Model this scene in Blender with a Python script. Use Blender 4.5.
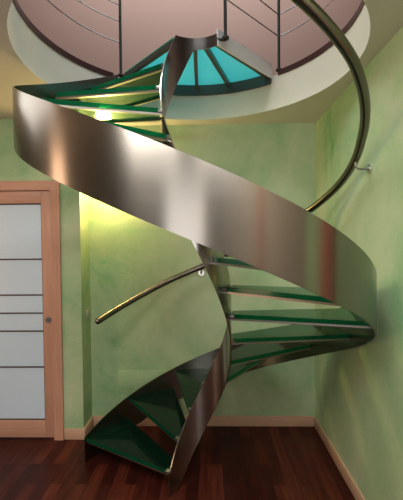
import bpy, bmesh, math, random
from mathutils import Vector, Matrix

for o in list(bpy.data.objects):
    bpy.data.objects.remove(o, do_unlink=True)
S = bpy.context.scene
C = S.collection
R = math.radians

# ------------------------------------------------------------------ camera
cd = bpy.data.cameras.new('camera')
cam = bpy.data.objects.new('camera', cd)
C.objects.link(cam)
right = Vector((0.99974572, 0.02095628, -0.0083264))
fwd = Vector((-0.02117478, 0.99940892, -0.02708199))
up = Vector((0.00775394, 0.02725142, 0.99959854))
m = Matrix.Identity(4)
for i in range(3):
    m[i][0], m[i][1], m[i][2] = right[i], up[i], -fwd[i]
m.translation = (0, 0, 1.67)
cam.matrix_world = m
cd.sensor_fit = 'HORIZONTAL'
cd.sensor_width = 36
cd.lens = 370.086 * 36 / 403
cd.clip_start = 0.02
S.camera = cam

# ------------------------------------------------------------------ light and exposure
w = bpy.data.worlds.new('world'); S.world = w
w.use_nodes = True
w.node_tree.nodes['Background'].inputs[0].default_value = (0.75, 0.85, 1, 1)
w.node_tree.nodes['Background'].inputs[1].default_value = 0.3
S.view_settings.view_transform = 'Standard'
S.view_settings.look = 'None'
S.view_settings.exposure = 0.42
S.view_settings.gamma = 1.0

def area(name, loc, target, sx, sy, power, col):
    l = bpy.data.lights.new(name, 'AREA')
    l.shape = 'RECTANGLE'; l.size = sx; l.size_y = sy; l.energy = power; l.color = col
    o = bpy.data.objects.new(name, l); C.objects.link(o)
    o.location = loc
    o.rotation_euler = (Vector(target) - Vector(loc)).to_track_quat('-Z', 'Y').to_euler()
    return o

area('warm_side_fill', (-3.12, 1.05, 1.6), (0, 1.05, 1.6), 0.45, 1.9, 13, (1.0, 0.60, 0.36))  # added fill that gives the steel its warm reflected band; source unseen
area('front_fill', (-0.33, -1.92, 1.55), (-0.33, 2, 1.55), 1.3, 1.5, 14, (1.0, 0.97, 0.95))  # added fill behind the camera, for the bright band on the steel
area('overhead_fill_side', (-1.75, 1.9, 2.66), (-1.5, 2.1, 0), 0.9, 0.9, 5, (1.0, 0.975, 0.93))  # added overhead fill for the left side, no fitting modelled
area('overhead_fill_front', (-0.75, 0.3, 2.66), (-0.7, 0.9, 0), 0.9, 0.9, 44, (1.0, 0.975, 0.93))  # added overhead fill, brightens the walls from out of view
area('overhead_fill_door', (0.42, 0.3, 2.66), (0.4, 0.9, 0), 0.8, 0.9, 44, (1.0, 0.975, 0.93))  # second added overhead fill, for the right wall and a steel band
well_fill = area('upstairs_well_fill', (-0.5, 1.2, 5.7), (0.0, 2.5, 1.5), 1.6, 1.6, 26, (0.95, 0.98, 1.0))  # added fill shining down the stairwell; the roof has no opening
well_fill.data.spread = R(80)
area('upstairs_wall_fill', (-0.2, 3.3, 5.7), (-0.2, 3.75, 3.0), 3.0, 0.8, 75, (0.95, 0.98, 1.0))  # added wash for the upper wall and landing glass, source unseen
pl = bpy.data.lights.new('warm_wall_lamp', 'POINT')
pl.energy = 15; pl.color = (1.0, 0.70, 0.27); pl.shadow_soft_size = 0.06
plo = bpy.data.objects.new('warm_wall_lamp', pl); C.objects.link(plo)
plo.location = (-0.88, 3.12, 2.13)

# ------------------------------------------------------------------ fitted layout
X0, YC = -0.0797, 2.2705          # stair axis
RO, RI = 0.990, 0.2123            # stringer radii
ZB, K = 1.6767, 0.00735           # helix: bottom edge height at the front, rise per degree
HO, HI, ZI = 0.2926, 0.3281, -0.0485
YW, XW, ZC, ZF = 3.285, 0.935, 2.685, 2.945   # back wall, right wall, ceiling, upper floor
YD, XS = 3.056, -1.071            # door wall, step in the wall
XL, YN = -3.2, -2.0               # left wall, near wall
HX, HY, HR = -0.098, 2.195, 0.955 # round stairwell opening

# ------------------------------------------------------------------ materials
def newmat(name):
    mt = bpy.data.materials.new(name); mt.use_nodes = True
    nt = mt.node_tree
    b = nt.nodes['Principled BSDF']
    return mt, nt, b

def N(nt, typ, **kw):
    n = nt.nodes.new(typ)
    for k, v in kw.items():
        if k in n.inputs.keys():
            n.inputs[k].default_value = v
        else:
            setattr(n, k, v)
    return n

def plain(name, col, rough=0.6, metal=0.0, spec=0.5):
    mt, nt, b = newmat(name)
    b.inputs['Base Color'].default_value = (*col, 1)
    b.inputs['Roughness'].default_value = rough
    b.inputs['Metallic'].default_value = metal
    b.inputs['Specular IOR Level'].default_value = spec
    return mt

def ramp(nt, stops):
    r = nt.nodes.new('ShaderNodeValToRGB')
    el = r.color_ramp.elements
    while len(el) < len(stops): el.new(0.5)
    for e, (p, c) in zip(el, stops):
        e.position = p; e.color = (*c, 1)
    return r

def wash_wall():
    mt, nt, b = newmat('green_colour_wash')
    tc = N(nt, 'ShaderNodeTexCoord')
    n1 = N(nt, 'ShaderNodeTexNoise', Scale=1.25, Detail=5.0, Roughness=0.55, Distortion=0.9)
    n2 = N(nt, 'ShaderNodeTexNoise', Scale=7.0, Detail=5.0, Roughness=0.7, Distortion=1.2)
    nt.links.new(tc.outputs['Object'], n1.inputs['Vector'])
    nt.links.new(tc.outputs['Object'], n2.inputs['Vector'])
    mx = N(nt, 'ShaderNodeMix', data_type='FLOAT'); mx.inputs[0].default_value = 0.25
    nt.links.new(n1.outputs['Fac'], mx.inputs[2]); nt.links.new(n2.outputs['Fac'], mx.inputs[3])
    r = ramp(nt, [(0.33, (0.17, 0.39, 0.17)), (0.43, (0.32, 0.47, 0.25)), (0.53, (0.41, 0.52, 0.30)), (0.70, (0.53, 0.57, 0.38))])
    nt.links.new(mx.outputs[0], r.inputs[0])
    nt.links.new(r.outputs[0], b.inputs['Base Color'])
    b.inputs['Roughness'].default_value = 0.55
    b.inputs['Specular IOR Level'].default_value = 0.3
    return mt

def wood(name, c1, c2, scale=(1, 1, 1), rough=0.4):
    mt, nt, b = newmat(name)
    tc = N(nt, 'ShaderNodeTexCoord'); mp = N(nt, 'ShaderNodeMapping', Scale=scale)
    nz = N(nt, 'ShaderNodeTexNoise', Scale=6.0, Detail=6.0, Roughness=0.6)
    nt.links.new(tc.outputs['Object'], mp.inputs[0]); nt.links.new(mp.outputs[0], nz.inputs['Vector'])
    r = ramp(nt, [(0.3, c1), (0.7, c2)])
    nt.links.new(nz.outputs['Fac'], r.inputs[0]); nt.links.new(r.outputs[0], b.inputs['Base Color'])
    b.inputs['Roughness'].default_value = rough
    return mt

def parquet():
    mt, nt, b = newmat('dark_parquet')
    tc = N(nt, 'ShaderNodeTexCoord')
    mp = N(nt, 'ShaderNodeMapping', Rotation=(0, 0, R(90)))
    br = N(nt, 'ShaderNodeTexBrick', offset=0.37, Scale=1.0)
    br.inputs['Brick Width'].default_value = 0.62
    br.inputs['Row Height'].default_value = 0.085
    br.inputs['Mortar Size'].default_value = 0.0012
    br.inputs['Color1'].default_value = (0.0, 0.0, 0.0, 1)
    br.inputs['Color2'].default_value = (1.0, 1.0, 1.0, 1)
    br.inputs['Mortar'].default_value = (0.0, 0.0, 0.0, 1)
    nt.links.new(tc.outputs['Object'], mp.inputs[0]); nt.links.new(mp.outputs[0], br.inputs['Vector'])
    mp2 = N(nt, 'ShaderNodeMapping', Scale=(14, 1.1, 1))
    nz = N(nt, 'ShaderNodeTexNoise', Scale=2.4, Detail=7.0, Roughness=0.65, Distortion=0.6)
    nt.links.new(tc.outputs['Object'], mp2.inputs[0]); nt.links.new(mp2.outputs[0], nz.inputs['Vector'])
    mx = N(nt, 'ShaderNodeMix', data_type='RGBA'); mx.inputs[0].default_value = 0.68
    nt.links.new(br.outputs['Color'], mx.inputs[6]); nt.links.new(nz.outputs['Fac'], mx.inputs[7])
    r = ramp(nt, [(0.15, (0.014, 0.0035, 0.003)), (0.5, (0.042, 0.008, 0.0055)), (0.85, (0.13, 0.029, 0.015))])
    nt.links.new(mx.outputs[2], r.inputs[0]); nt.links.new(r.outputs[0], b.inputs['Base Color'])
    b.inputs['Roughness'].default_value = 0.34
    b.inputs['Specular IOR Level'].default_value = 0.14
    return mt

def brushed(name, col, rough, aniso, rot):
    mt, nt, b = newmat(name)
    tg = N(nt, 'ShaderNodeTangent', direction_type='RADIAL', axis='Z')
    nt.links.new(tg.outputs[0], b.inputs['Tangent'])
    tc = N(nt, 'ShaderNodeTexCoord'); mp = N(nt, 'ShaderNodeMapping', Scale=(1.5, 1.5, 160))
    nz = N(nt, 'ShaderNodeTexNoise', Scale=2.0, Detail=3.0)
    nt.links.new(tc.outputs['Object'], mp.inputs[0]); nt.links.new(mp.outputs[0], nz.inputs['Vector'])
    mr = N(nt, 'ShaderNodeMapRange'); mr.inputs[3].default_value = rough - 0.05; mr.inputs[4].default_value = rough + 0.05
    nt.links.new(nz.outputs['Fac'], mr.inputs[0]); nt.links.new(mr.outputs[0], b.inputs['Roughness'])
    b.inputs['Base Color'].default_value = (*col, 1)
    b.inputs['Metallic'].default_value = 1.0
    b.inputs['Anisotropic'].default_value = aniso
    b.inputs['Anisotropic Rotation'].default_value = rot
    return mt

def glass(name, tint, body, bodyfac, rough, chalk=0.25):
    """tinted sheet glass: clear tint, a little scattering in the body, a glossy skin"""
    mt = bpy.data.materials.new(name); mt.use_nodes = True
    nt = mt.node_tree; nt.nodes.clear()
    out = N(nt, 'ShaderNodeOutputMaterial')
    tr = N(nt, 'ShaderNodeBsdfTransparent'); tr.inputs[0].default_value = (*tint, 1)
    tl = N(nt, 'ShaderNodeBsdfTranslucent'); tl.inputs[0].default_value = (*body, 1)
    df = N(nt, 'ShaderNodeBsdfDiffuse'); df.inputs[0].default_value = (*body, 1)
    m0 = N(nt, 'ShaderNodeMixShader'); m0.inputs[0].default_value = chalk
    nt.links.new(tl.outputs[0], m0.inputs[1]); nt.links.new(df.outputs[0], m0.inputs[2])
    m1 = N(nt, 'ShaderNodeMixShader'); m1.inputs[0].default_value = bodyfac
    nt.links.new(tr.outputs[0], m1.inputs[1]); nt.links.new(m0.outputs[0], m1.inputs[2])
    gl = N(nt, 'ShaderNodeBsdfGlossy', Roughness=rough); gl.inputs[0].default_value = (0.9, 1, 0.95, 1)
    fr = N(nt, 'ShaderNodeFresnel', IOR=1.3)
    m2 = N(nt, 'ShaderNodeMixShader')
    nt.links.new(fr.outputs[0], m2.inputs[0]); nt.links.new(m1.outputs[0], m2.inputs[1]); nt.links.new(gl.outputs[0], m2.inputs[2])
    nt.links.new(m2.outputs[0], out.inputs[0])
    return mt

M = {}
M['wall'] = wash_wall()
M['mauve'] = plain('mauve_plaster', (0.39, 0.25, 0.205), 0.8)
M['umber'] = plain('umber_plaster', (0.33, 0.28, 0.215), 0.8)
M['cream'] = plain('cream_plaster', (0.68, 0.645, 0.58), 0.8)
M['fascia'] = plain('white_plaster', (0.66, 0.66, 0.58), 0.75)
M['floor'] = parquet()
M['beech'] = wood('steamed_beech', (0.48, 0.245, 0.16), (0.57, 0.31, 0.21), (6, 6, 0.5), 0.4)
M['beech_h'] = wood('steamed_beech_across', (0.48, 0.245, 0.16), (0.57, 0.31, 0.21), (0.5, 6, 6), 0.4)
M['cherry'] = wood('cherry_wood', (0.36, 0.11, 0.075), (0.46, 0.16, 0.11), (6, 6, 0.5), 0.4)
M['base'] = wood('beech_skirting', (0.52, 0.32, 0.20), (0.60, 0.38, 0.25), (0.6, 0.6, 5), 0.45)
M['mahogany'] = plain('dark_red_wood', (0.035, 0.009, 0.008), 0.4)
M['pane'] = plain('frosted_white_glass', (0.60, 0.72, 0.82), 0.3)
M['groove'] = plain('dark_bead', (0.05, 0.035, 0.03), 0.6)
M['steel'] = brushed('brushed_steel', (0.265, 0.243, 0.212), 0.24, 0.6, 0.25)
M['steel_dark'] = brushed('brushed_steel_core', (0.40, 0.385, 0.36), 0.24, 0.6, 0.25)
M['tube'] = plain('polished_bronze_steel', (0.19, 0.165, 0.14), 0.27, 1.0)
M['bright'] = plain('bright_steel', (0.75, 0.73, 0.70), 0.3, 1.0)
M['knob'] = plain('satin_nickel', (0.15, 0.165, 0.18), 0.35, 0.3)
M['plate_sheen'] = plain('pale_sheen_plate', (0.84, 0.82, 0.86), 0.4, 0.0)  # light reflected by the steel plate, put into a pale non-metal colour
M['post'] = plain('dark_green_black_paint', (0.025, 0.032, 0.026), 0.35)
M['rod'] = plain('drawn_steel_rod', (0.30, 0.29, 0.28), 0.35, 1.0)
M['fitting'] = plain('grey_steel_fitting', (0.32, 0.30, 0.28), 0.35, 1.0)
M['dark'] = plain('dark_steel', (0.075, 0.072, 0.065), 0.35, 0.4)
M['glass'] = glass('green_tread_glass', (0.20, 0.31, 0.215), (0.02, 0.10, 0.062), 0.35, 0.12)
M['edge'] = glass('green_glass_edge', (0.08, 0.40, 0.22), (0.008, 0.46, 0.25), 0.75, 0.12, 0.06)
M['teal'] = glass('teal_landing_glass', (0.34, 0.78, 0.78), (0.24, 0.80, 0.83), 0.8, 0.15)
M['plastic'] = plain('pale_switch_plastic', (0.42, 0.46, 0.34), 0.4)
M['fill_frame_mat'] = plain('white_frame_paint', (0.7, 0.68, 0.62), 0.4)

# ------------------------------------------------------------------ mesh helpers
def link(name, bm, mat, parent=None, smooth=None, loc=None):
    bmesh.ops.recalc_face_normals(bm, faces=bm.faces[:])
    me = bpy.data.meshes.new(name); bm.to_mesh(me); bm.free()
    for x in (mat if isinstance(mat, (list, tuple)) else [mat]):
        me.materials.append(x)
    if smooth is not None:
        me.shade_smooth(); me.set_sharp_from_angle(angle=R(smooth))
    o = bpy.data.objects.new(name, me); C.objects.link(o)
    if parent: o.parent = parent
    if loc: o.location = loc
    return o

def tag(o, label=None, cat=None, group=None, kind=None):
    if label: o['label'] = label
    if cat: o['category'] = cat
    if group: o['group'] = group
    if kind: o['kind'] = kind
    return o

def empty(name, loc=(0, 0, 0)):
    o = bpy.data.objects.new(name, None); C.objects.link(o); o.location = loc
    o.empty_display_size = 0.1
    return o

def box(bm, x0, x1, y0, y1, z0, z1, mi=0, bev=0.0):
    v = [bm.verts.new((x, y, z)) for z in (z0, z1) for y in (y0, y1) for x in (x0, x1)]
    fs = [(0, 2, 3, 1), (4, 5, 7, 6), (0, 1, 5, 4), (2, 6, 7, 3), (0, 4, 6, 2), (1, 3, 7, 5)]
    ff = [bm.faces.new([v[i] for i in f]) for f in fs]
    for f in ff: f.material_index = mi
    if bev:
        es = list({e for f in ff for e in f.edges})
        bmesh.ops.bevel(bm, geom=es, offset=bev, segments=2, profile=0.5, affect='EDGES')

def boxobj(name, mat, b, parent=None, bev=0.0):
    bm = bmesh.new(); box(bm, *b, bev=bev)
    return link(name, bm, mat, parent, 40 if bev else None)

def quad(bm, a, b, c, d):
    return bm.faces.new([bm.verts.new(p) for p in (a, b, c, d)])

def tube(bm, pts, rad, seg=12, dome=False):
    """sweep a circle along pts; rad is a number or one number per point"""
    pts = [Vector(p) for p in pts]; n = len(pts)
    rs = [rad] * n if not isinstance(rad, (list, tuple)) else list(rad)
    if dome:
        t0 = (pts[0] - pts[1]).normalized(); t1 = (pts[-1] - pts[-2]).normalized()
        r0, r1 = rs[0], rs[-1]
        pre = [(pts[0] + t0 * r0 * math.sin(a), r0 * math.cos(a)) for a in (R(85), R(60), R(35), R(15))]
        post = [(pts[-1] + t1 * r1 * math.sin(a), r1 * math.cos(a)) for a in (R(15), R(35), R(60), R(85))]
        pts = [p for p, _ in pre] + pts + [p for p, _ in post]
        rs = [q for _, q in pre] + rs + [q for _, q in post]; n = len(pts)
    rings = []; u = None
    for i in range(n):
        t = (pts[min(n - 1, i + 1)] - pts[max(0, i - 1)]).normalized()
        if u is None:
            u = t.orthogonal().normalized()
        u = (u - t * u.dot(t)).normalized(); v = t.cross(u)
        rings.append([bm.verts.new(pts[i] + (u * math.cos(2 * math.pi * k / seg) + v * math.sin(2 * math.pi * k / seg)) * rs[i]) for k in range(seg)])
    for a, b in zip(rings, rings[1:]):
        for k in range(seg):
            bm.faces.new([a[k], a[(k + 1) % seg], b[(k + 1) % seg], b[k]])
    bm.faces.new(rings[0][::-1]); bm.faces.new(rings[-1])

def pol(r, ph, z, cx=0.0, cy=0.0):
    a = R(ph)
    return Vector((cx + r * math.sin(a), cy - r * math.cos(a), z))

def ringwall(bm, phs, r0, r1, zb, zt, cx=0.0, cy=0.0, mi=0):
    """a curved plate between radii r0 and r1, from zb(ph) to zt(ph); open at both ends (capped)"""
    f = lambda q, ph: q(ph) if callable(q) else q
    sec = []
    for ph in phs:
        a, b, lo, hi = f(r0, ph), f(r1, ph), f(zb, ph), f(zt, ph)
        sec.append([bm.verts.new(pol(a, ph, lo, cx, cy)), bm.verts.new(pol(b, ph, lo, cx, cy)),
                    bm.verts.new(pol(b, ph, hi, cx, cy)), bm.verts.new(pol(a, ph, hi, cx, cy))])
    for s, t in zip(sec, sec[1:]):
        for k in range(4):
            bm.faces.new([s[k], s[(k + 1) % 4], t[(k + 1) % 4], t[k]]).material_index = mi
    bm.faces.new(sec[0]); bm.faces.new(sec[-1][::-1])

def frange(a, b, step):
    n = max(1, int(round(abs(b - a) / step)))
    return [a + (b - a) * i / n for i in range(n + 1)]

# ------------------------------------------------------------------ the room
tag(boxobj('floor', M['floor'], (XL, XW + 0.1, YN, YW + 0.1, -0.1, 0)), kind='structure')
tag(boxobj('wall_back', M['wall'], (XS, XW, YW, YW + 0.1, 0, ZC)), kind='structure')
RY0, RY1, RZT = 0.30, 1.42, 2.17       # unseen doorway in the right wall, added for the steel's reflected bands
bm = bmesh.new()
box(bm, XW, XW + 0.1, RY1, YW + 0.1, 0, ZC); box(bm, XW, XW + 0.1, RY0, RY1, RZT, ZC)
tag(link('wall_right', bm, M['wall']), kind='structure')
tag(boxobj('wall_right_front', M['umber'], (XW, XW + 0.1, YN, RY0, 0, ZC)), kind='structure')
d2 = empty('unseen_door', (XW, RY0, 0)); tag(d2, kind='structure')
def d2part(name, mat, y0, y1, z0, z1, x0=0.0, x1=0.06):
    boxobj(name, mat, (x0, x1, y0 - RY0, y1 - RY0, z0, z1), d2, 0.003)
d2part('door_frame', M['cherry'], RY1 - 0.13, RY1, 0, RZT, -0.02)
d2part('door_frame', M['cherry'], RY0, RY0 + 0.1, 0, RZT, -0.02)
d2part('door_head', M['cherry'], RY0 + 0.1, RY1 - 0.13, RZT - 0.1, RZT, -0.02)
d2part('green_band_panel', M['wall'], RY1 - 0.32, RY1 - 0.13, 0.01, RZT - 0.1, 0.01, 0.03)  # wall paint, put here for the green band reflected in the steel
d2part('door_leaf', M['umber'], RY0 + 0.1, RY1 - 0.32, 0.01, RZT - 0.1, 0.0, 0.04)
# door wall with the door opening, ending in the short return to the back wall
DX0, DX1, DZ = -2.14, -1.235, 2.17
bm = bmesh.new()
box(bm, XL, DX0, YD, YW + 0.1, 0, ZC)
box(bm, DX1, XS, YD, YW + 0.1, 0, ZC)
box(bm, DX0, DX1, YD, YW + 0.1, DZ, ZC)
tag(link('wall_door_side', bm, M['wall']), kind='structure')
WZ0, WZ1 = 0.55, 2.6
bm = bmesh.new()
box(bm, XL - 0.1, XL, YN, 0.75, 0, ZC); box(bm, XL - 0.1, XL, 1.35, YW + 0.1, 0, ZC)
box(bm, XL - 0.1, XL, 0.75, 1.35, 0, WZ0); box(bm, XL - 0.1, XL, 0.75, 1.35, WZ1, ZC)
tag(link('wall_left', bm, M['umber']), kind='structure')
bm = bmesh.new()
box(bm, XL, -1.25, YN - 0.1, YN, 0, ZC); box(bm, 0.15, XW + 0.1, YN - 0.1, YN, 0, ZC)
box(bm, -1.25, 0.15, YN - 0.1, YN, 0, 0.75); box(bm, -1.25, 0.15, YN - 0.1, YN, 2.35, ZC)
tag(link('wall_front', bm, M['umber']), kind='structure')

def fill_frame(name, axis, pos, a0, a1, z0, z1):  # frame added round a fill lamp, out of view
    bm = bmesh.new(); t = 0.06
    def bar(p0, p1, q0, q1):
        if axis == 'x': box(bm, pos - 0.09, pos - 0.01, p0, p1, q0, q1)
        else: box(bm, p0, p1, pos - 0.09, pos - 0.01, q0, q1)
    bar(a0, a0 + t, z0, z1); bar(a1 - t, a1, z0, z1)
    bar(a0 + t, a1 - t, z0, z0 + t); bar(a0 + t, a1 - t, z1 - t, z1)
    tag(link(name, bm, M['fill_frame_mat']), kind='structure')
fill_frame('fill_frame_1', 'x', XL, 0.75, 1.35, WZ0, WZ1)
fill_frame('fill_frame_2', 'y', YN, -1.25, 0.15, 0.75, 2.35)

# slab between the floors with the round opening
def slab_ring(name, z, mat):
    bm = bmesh.new(); n = 120; inner = []; outer = []
    x0, x1, y0, y1 = XL, XW + 0.1, YN, YW + 0.1
    for k in range(n):
        d = pol(1, 360 * k / n, 0)
        p = Vector((HX, HY, z)) + d * HR
        ts = []
        if d.x > 1e-6: ts.append((x1 - HX) / d.x)
        if d.x < -1e-6: ts.append((x0 - HX) / d.x)
        if d.y > 1e-6: ts.append((y1 - HY) / d.y)
        if d.y < -1e-6: ts.append((y0 - HY) / d.y)
        inner.append(bm.verts.new(p)); outer.append(bm.verts.new(Vector((HX, HY, z)) + d * min(ts)))
    for k in range(n):
        j = (k + 1) % n
        bm.faces.new([inner[k], inner[j], outer[j], outer[k]])
    for cx, cy in ((x0, y0), (x1, y0), (x1, y1), (x0, y1)):    # fill the corners
        c = Vector((cx, cy, z))
        best = sorted(range(n), key=lambda k: (outer[k].co - c).length)[:2]
        k, j = sorted(best)
        bm.faces.new([outer[k], bm.verts.new(c), outer[j]])
    return tag(link(name, bm, mat), kind='structure')
slab_ring('ceiling', ZC, M['cream'])
slab_ring('floor_upper', ZF, M['floor'])
bm = bmesh.new(); n = 160; lo = []; hi = []
for k in range(n):
    lo.append(bm.verts.new(pol(HR, 360 * k / n, ZC, HX, HY))); hi.append(bm.verts.new(pol(HR, 360 * k / n, ZF, HX, HY)))
for k in range(n):
    j = (k + 1) % n; bm.faces.new([lo[k], lo[j], hi[j], hi[k]])
tag(link('trim_1', bm, M['fascia'], None, 30), kind='structure')
bm = bmesh.new()
ringwall(bm, frange(222, 498, 3), HR - 0.004, HR + 0.05, ZF - 0.012, ZF + 0.03, HX, HY)
tag(link('trim_2', bm, M['mahogany'], None, 30), kind='structure')

# upper storey: mauve walls and ceiling
YU = 4.3
tag(boxobj('wall_upper_back', M['mauve'], (XL, 3.0, YU, YU + 0.1, ZF, 5.8)), kind='structure')
tag(boxobj('wall_upper_left', M['mauve'], (XL - 0.1, XL, YN, YU + 0.1, ZF, 5.8)), kind='structure')
tag(boxobj('wall_upper_right', M['mauve'], (3.0, 3.1, YN, YU + 0.1, ZF, 5.8)), kind='structure')
tag(boxobj('wall_upper_front', M['mauve'], (XL, 3.0, YN - 0.1, YN, ZF, 5.8)), kind='structure')
tag(boxobj('ceiling_upper', M['cream'], (XL, 3.0, YN, YU, 5.8, 5.9)), kind='structure')
tag(boxobj('floor_upper_landing', M['floor'], (XL, XW + 0.1, YW + 0.1, YU, ZF - 0.2, ZF)), kind='structure')
tag(boxobj('floor_upper_side', M['floor'], (XW + 0.1, 3.0, YN, YU, ZF - 0.2, ZF)), kind='structure')

# skirting boards
BH = 0.092
def skirting(name, b):
    tag(boxobj(name, M['base'], b, None, 0.004), kind='structure')
skirting('baseboard_back', (XS + 0.014, XW - 0.014, YW - 0.014, YW, 0, BH))
skirting('baseboard_right', (XW - 0.014, XW, RY1 + 0.002, YW - 0.014, 0, BH))
skirting('baseboard_left', (DX1 + 0.002, XS + 0.014, YD - 0.014, YD, 0, BH))
skirting('baseboard_return', (XS, XS + 0.014, YD, YW, 0, BH))

# sliding door with frosted panes
door = empty('door_1', (DX0, YD, 0)); tag(door, kind='structure')
def dpart(name, mat, b, bev=0.003, parent=door, off=(DX0, YD, 0)):
    bb = (b[0] - off[0], b[1] - off[0], b[2] - off[1], b[3] - off[1], b[4] - off[2], b[5] - off[2])
    return boxobj(name, mat, bb, parent, bev)
cw = 0.078
bm = bmesh.new()
def trap(pts, y0, y1):
    a = [bm.verts.new((x - DX0, y0 - YD, z)) for x, z in pts]; b = [bm.verts.new((x - DX0, y1 - YD, z)) for x, z in pts]
    bm.faces.new(a); bm.faces.new(b[::-1])
    for i in range(len(pts)):
        j = (i + 1) % len(pts); bm.faces.new([a[i], b[i], b[j], a[j]])
y0, y1 = YD - 0.022, YD + 0.1
trap([(DX1, 0), (DX1, DZ), (DX1 - cw, DZ - cw), (DX1 - cw, 0)], y0, y1)
trap([(DX0, 0), (DX0 + cw, 0), (DX0 + cw, DZ - cw), (DX0, DZ)], y0, y1)
link('door_frame', bm, M['beech'], door)
bm = bmesh.new()
trap([(DX0, DZ), (DX0 + cw, DZ - cw), (DX1 - cw, DZ - cw), (DX1, DZ)], y0, y1)
# a fine bead along the head of the casing
bmb = bm
link('door_head', bm, M['beech_h'], door)
lx0, lx1, lz0, lz1 = DX0 + cw + 0.003, DX1 - cw - 0.003, 0.012, DZ - cw - 0.003
px0, px1, pz0, pz1 = lx0 + 0.085, -1.396, 0.158, 1.986
dpart('door_stile', M['beech'], (px1, lx1, YD + 0.0, YD + 0.045, lz0, lz1))
dpart('door_stile', M['beech'], (lx0, px0, YD + 0.0, YD + 0.045, lz0, lz1))
dpart('door_rail', M['beech_h'], (px0, px1, YD + 0.0, YD + 0.045, pz1, lz1))
dpart('door_rail', M['beech_h'], (px0, px1, YD + 0.0, YD + 0.045, lz0, pz0))
gp = dpart('glass_panel', M['pane'], (px0, px1, YD + 0.014, YD + 0.024, pz0, pz1), 0)
zs = [pz0 + 0.004, 0.61, 0.915, 1.067, 1.22, 1.521, pz1 - 0.004]
for z in zs:
    dpart('glazing_bar', M['groove'], (px0, px1, YD + 0.008, YD + 0.02, z - 0.0055, z + 0.0055), 0)
dpart('glazing_bar', M['groove'], (px1 - 0.006, px1, YD + 0.008, YD + 0.02, pz0, pz1), 0)
bm = bmesh.new()
tube(bm, [(-1.352 - DX0, 0.002, 1.011), (-1.352 - DX0, -0.008, 1.011)], 0.024, 24)
link('door_handle', bm, M['knob'], door, 40)

# ------------------------------------------------------------------ spiral staircase
st = empty('spiral_staircase', (X0, YC, 0))
tag(st, 'brushed steel spiral staircase with green glass treads rising from the wooden floor', 'staircase')
TOP = 2.995
def taper(ph):                     # the outer plate closes in a little where it passes the opening
    t = min(1, max(0, (-62 - ph) / 58)); t = t * t * (3 - 2 * t)
    return RO - 0.084 * t + 0.014 * math.exp(-((ph - 90) / 60) ** 2)
bm = bmesh.new()
ringwall(bm, frange(242, -136, 1.5), lambda p: taper(p) - 0.008, taper,
         lambda p: max(0.0, ZB - K * p), lambda p: min(TOP, ZB - K * p + HO))
link('outer_stringer', bm, M['steel'], st, 30)
bm = bmesh.new()
ringwall(bm, frange(250, -222, 2), RI - 0.007, RI,
         lambda p: min(2.925, max(0.0, ZB - K * p + ZI)), lambda p: min(TOP + 0.005, max(0.16, ZB - K * p + ZI + HI)))
link('inner_stringer', bm, M['steel_dark'], st, 30)

NT, DPH, RISE, Z1, A1 = 16, 24.1, 0.174, 0.180, 240.5
def sheet(bm, inner, outer, z0, z1):
    """glass sheet: polygon outline inner arc + outer arc, faces 0, edges 1"""
    pts = [pol(r, a, 0) for r, a in inner] + [pol(r, a, 0) for r, a in outer]
    lo = [bm.verts.new((p.x, p.y, z0)) for p in pts]; hi = [bm.verts.new((p.x, p.y, z1)) for p in pts]
    bm.faces.new(lo[::-1]); bm.faces.new(hi)
    for i in range(len(pts)):
        j = (i + 1) % len(pts); bm.faces.new([lo[i], lo[j], hi[j], hi[i]]).material_index = 1
def radial_bar(bm, r0, a0, r1, a1, w_, z0, z1):
    p, q = pol(r0, a0, 0), pol(r1, a1, 0); t = (q - p).normalized(); s = Vector((-t.y, t.x, 0)) * w_ / 2
    ps = [p - s, q - s, q + s, p + s]
    lo = [bm.verts.new((v.x, v.y, z0)) for v in ps]; hi = [bm.verts.new((v.x, v.y, z1)) for v in ps]
    bm.faces.new(lo[::-1]); bm.faces.new(hi)
    for i in range(4):
        j = (i + 1) % 4; bm.faces.new([lo[i], lo[j], hi[j], hi[i]])
for n in range(NT):
    a = A1 - DPH * n; b = a - (22.2 if n < 9 else 25.5); z = Z1 + RISE * n
    ro = taper((a + b) / 2 - 10) - 0.012
    bm = bmesh.new()
    sheet(bm, [(RI + 0.012, a + 7), (RI + 0.012, (a + b) / 2 + 4), (RI + 0.012, b + 1)],
          [(ro, b), (ro, b + (a - b) * 0.2), (ro, b + (a - b) * 0.4), (ro, b + (a - b) * 0.6), (ro, b + (a - b) * 0.8), (ro, a + 1)], z - 0.026, z)
    tr = link('tread', bm, [M['glass'], M['edge']], st)
    for (ai, ao) in ((a + 3.5, a + 0.1), (b + 4, b + 0.9)):
        bm = bmesh.new()
        radial_bar(bm, RI - 0.001, ai, ro + 0.005, ao, 0.022, z - 0.038, z - 0.0265)
        link('support_bar', bm, M['fitting'], tr)
        bm = bmesh.new()
        p0 = pol(RI - 0.002, ai, z - 0.016); p1 = pol(RI + 0.022, ai, z - 0.016)
        tube(bm, [p0, p1], 0.017, 12)
        link('clamp', bm, M['fitting'], tr, 40)

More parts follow.
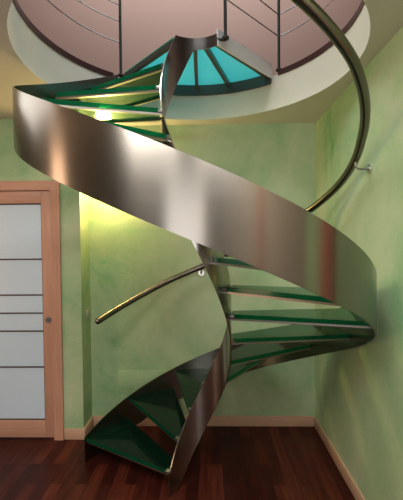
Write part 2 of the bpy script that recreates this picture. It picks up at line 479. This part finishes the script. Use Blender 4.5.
# the landing at the top, seen from below
LZ = 2.985
bars = [-138.5, -160, -179, -197, -219]
for a, b in zip(bars, bars[1:]):
    bm = bmesh.new()
    sheet(bm, [(RI + 0.005, a), (RI + 0.005, (a + b) / 2), (RI + 0.005, b)],
          [(0.863, b + (a - b) * k / 5) for k in range(6)], LZ - 0.02, LZ)
    tag(link('landing_panel', bm, [M['teal'], M['edge']], st), 'teal glass landing panel')
for a in bars:
    bm = bmesh.new(); radial_bar(bm, RI, a, 0.863, a, 0.026, LZ - 0.055, LZ - 0.021)
    link('landing_bar', bm, M['dark'], st)
bm = bmesh.new()
ringwall(bm, frange(-140, -221, 2), 0.863, 0.873, 2.88, 2.975)
link('landing_rim', bm, M['dark'], st, 30)
bm = bmesh.new(); radial_bar(bm, RI, -222.0, 0.88, -221.0, 0.01, 2.925, 3.03)
tag(link('end_plate', bm, M['plate_sheen'], st), 'steel end plate, reflected light put into its pale colour')

# ------------------------------------------------------------------ handrail
pts = []
for ph in frange(237.5, -40, 2.5):
    r = 0.905 if ph > 180 else 0.905 + 0.03 * min(1, (180 - ph) / 80)
    if ph < 75: r = 0.935 + 0.035 * min(1, (75 - ph) / 30)
    z = 1.447 + 0.00728 * (178.5 - ph)
    if 180 < ph < 237: z += 0.016 * math.sin(math.pi * (ph - 180) / 57)
    if ph > 205: z += 0.000045 * (ph - 205) ** 2
    pts.append(pol(r, ph, z))
hr = empty('handrail', (X0, YC, 0))
tag(hr, 'thick curved tubular steel handrail sweeping up round the walls above the stair', 'handrail')
bm = bmesh.new(); tube(bm, pts, 0.0245, 16, dome=True)
link('rail', bm, M['tube'], hr, 60)
def bracket(ph, wall):
    r = 0.905 if ph > 120 else 0.935
    p = pol(r, ph, 1.447 + 0.00728 * (178.5 - ph))
    a = p + Vector((0, 0, -0.02)); bpt = p + Vector((0, 0, -0.06))
    wpt = Vector((bpt.x, YW - YC, bpt.z)) if wall == 'y' else Vector((XW - X0, bpt.y, bpt.z))
    d = (wpt - bpt).normalized()
    bm = bmesh.new(); tube(bm, [a, a + Vector((0, 0, -0.025)), bpt + d * 0.015, wpt - d * 0.002], 0.007, 8)
    o = link('bracket', bm, M['fitting'], hr, 60)
    bm = bmesh.new(); tube(bm, [wpt - d * 0.012, wpt - d * 0.001], 0.027, 20)
    link('wall_flange', bm, M['bright'], o, 40)
bracket(179.5, 'y'); bracket(84, 'x')

# ------------------------------------------------------------------ guardrails on the upper floor
def post(parent, x, y, z0, z1, r=0.011):
    bm = bmesh.new(); tube(bm, [(x, y, z0), (x, y, z1)], r, 10)
    o = link('post', bm, M['post'], parent, 60)
    bm = bmesh.new(); tube(bm, [(x, y, z0), (x, y, z0 + 0.012)], r * 2.2, 14)
    link('post_foot', bm, M['dark'], o, 40)
def rod(parent, pts):
    bm = bmesh.new(); tube(bm, pts, 0.0042, 6)
    link('rod', bm, M['rod'], parent, 60)
RZ = [3.235, 3.40, 3.53, 3.68, 3.83]
GR = HR + 0.012
ga = empty('guardrail', (HX, HY, ZF + 0.03))
tag(ga, 'curved guardrail of thin rods and one dark post, left of the stair opening upstairs', 'guardrail', 'guardrails round the stairwell')
for ph in (217.8, 285, 340):
    p = pol(GR, ph, 0); post(ga, p.x, p.y, 0, 1.0)
for z in RZ:
    rod(ga, [pol(GR, ph, z - ZF - 0.03) for ph in frange(217.8, 340, 3)])
bm = bmesh.new(); tube(bm, [pol(GR, ph, 1.02) for ph in frange(217.8, 340, 3)], 0.02, 12); link('top_rail', bm, M['tube'], ga, 60)
gb = empty('guardrail', (HX, HY, ZF + 0.03))
tag(gb, 'guardrail with thin rods and two dark posts beside the end of the glass landing', 'guardrail', 'guardrails round the stairwell')
for ph in (138, 80, 30):
    p = pol(GR, ph, 0); post(gb, p.x, p.y, 0, 1.0)
for z in RZ:
    rod(gb, [pol(GR, ph, z - ZF - 0.03) for ph in frange(138, 30, 3)])
bm = bmesh.new(); tube(bm, [pol(GR, ph, 1.02) for ph in frange(138, 30, 3)], 0.02, 12); link('top_rail', bm, M['tube'], gb, 60)
ip = pol(0.262, 132, 0) + Vector((X0 - HX, YC - HY, 0)); op = pol(GR, 138, 0)
post(gb, ip.x, ip.y, 0, 1.0)
for z in RZ:
    rod(gb, [(ip.x, ip.y, z - ZF - 0.03), (op.x, op.y, z - ZF - 0.03)])
bm = bmesh.new()
jp = pol(RI + 0.004, 139.5, 0) + Vector((X0 - HX, YC - HY, 0))
tube(bm, [(jp.x, jp.y, -0.005), (ip.x, ip.y, -0.005)], 0.011, 8)
link('foot_bracket', bm, M['dark'], gb, 60)

# ------------------------------------------------------------------ small things on the walls
bm = bmesh.new(); box(bm, 0, 0.008, -0.04, 0.04, -0.04, 0.04, bev=0.003)
sw = link('light_switch', bm, M['plastic'], None, 40, (XS + 0.0005, 3.19, 1.03))
tag(sw, 'small pale square switch plate on the narrow return wall beside the door', 'switch')
bm = bmesh.new(); box(bm, 0, 0.008, -0.018, 0.018, -0.018, 0.018, bev=0.002)
ro_ = link('rocker', bm, M['plastic'], sw, 40, (0.004, 0, 0))
bm = bmesh.new(); box(bm, -0.83, -0.25, YW - 0.005, YW - 0.0005, 0.30, 0.505, bev=0.0015)
hp = link('access_panel', bm, M['wall'], None, 40)
tag(hp, 'flush rectangular access panel painted like the green back wall, behind the bottom steps', 'panel')
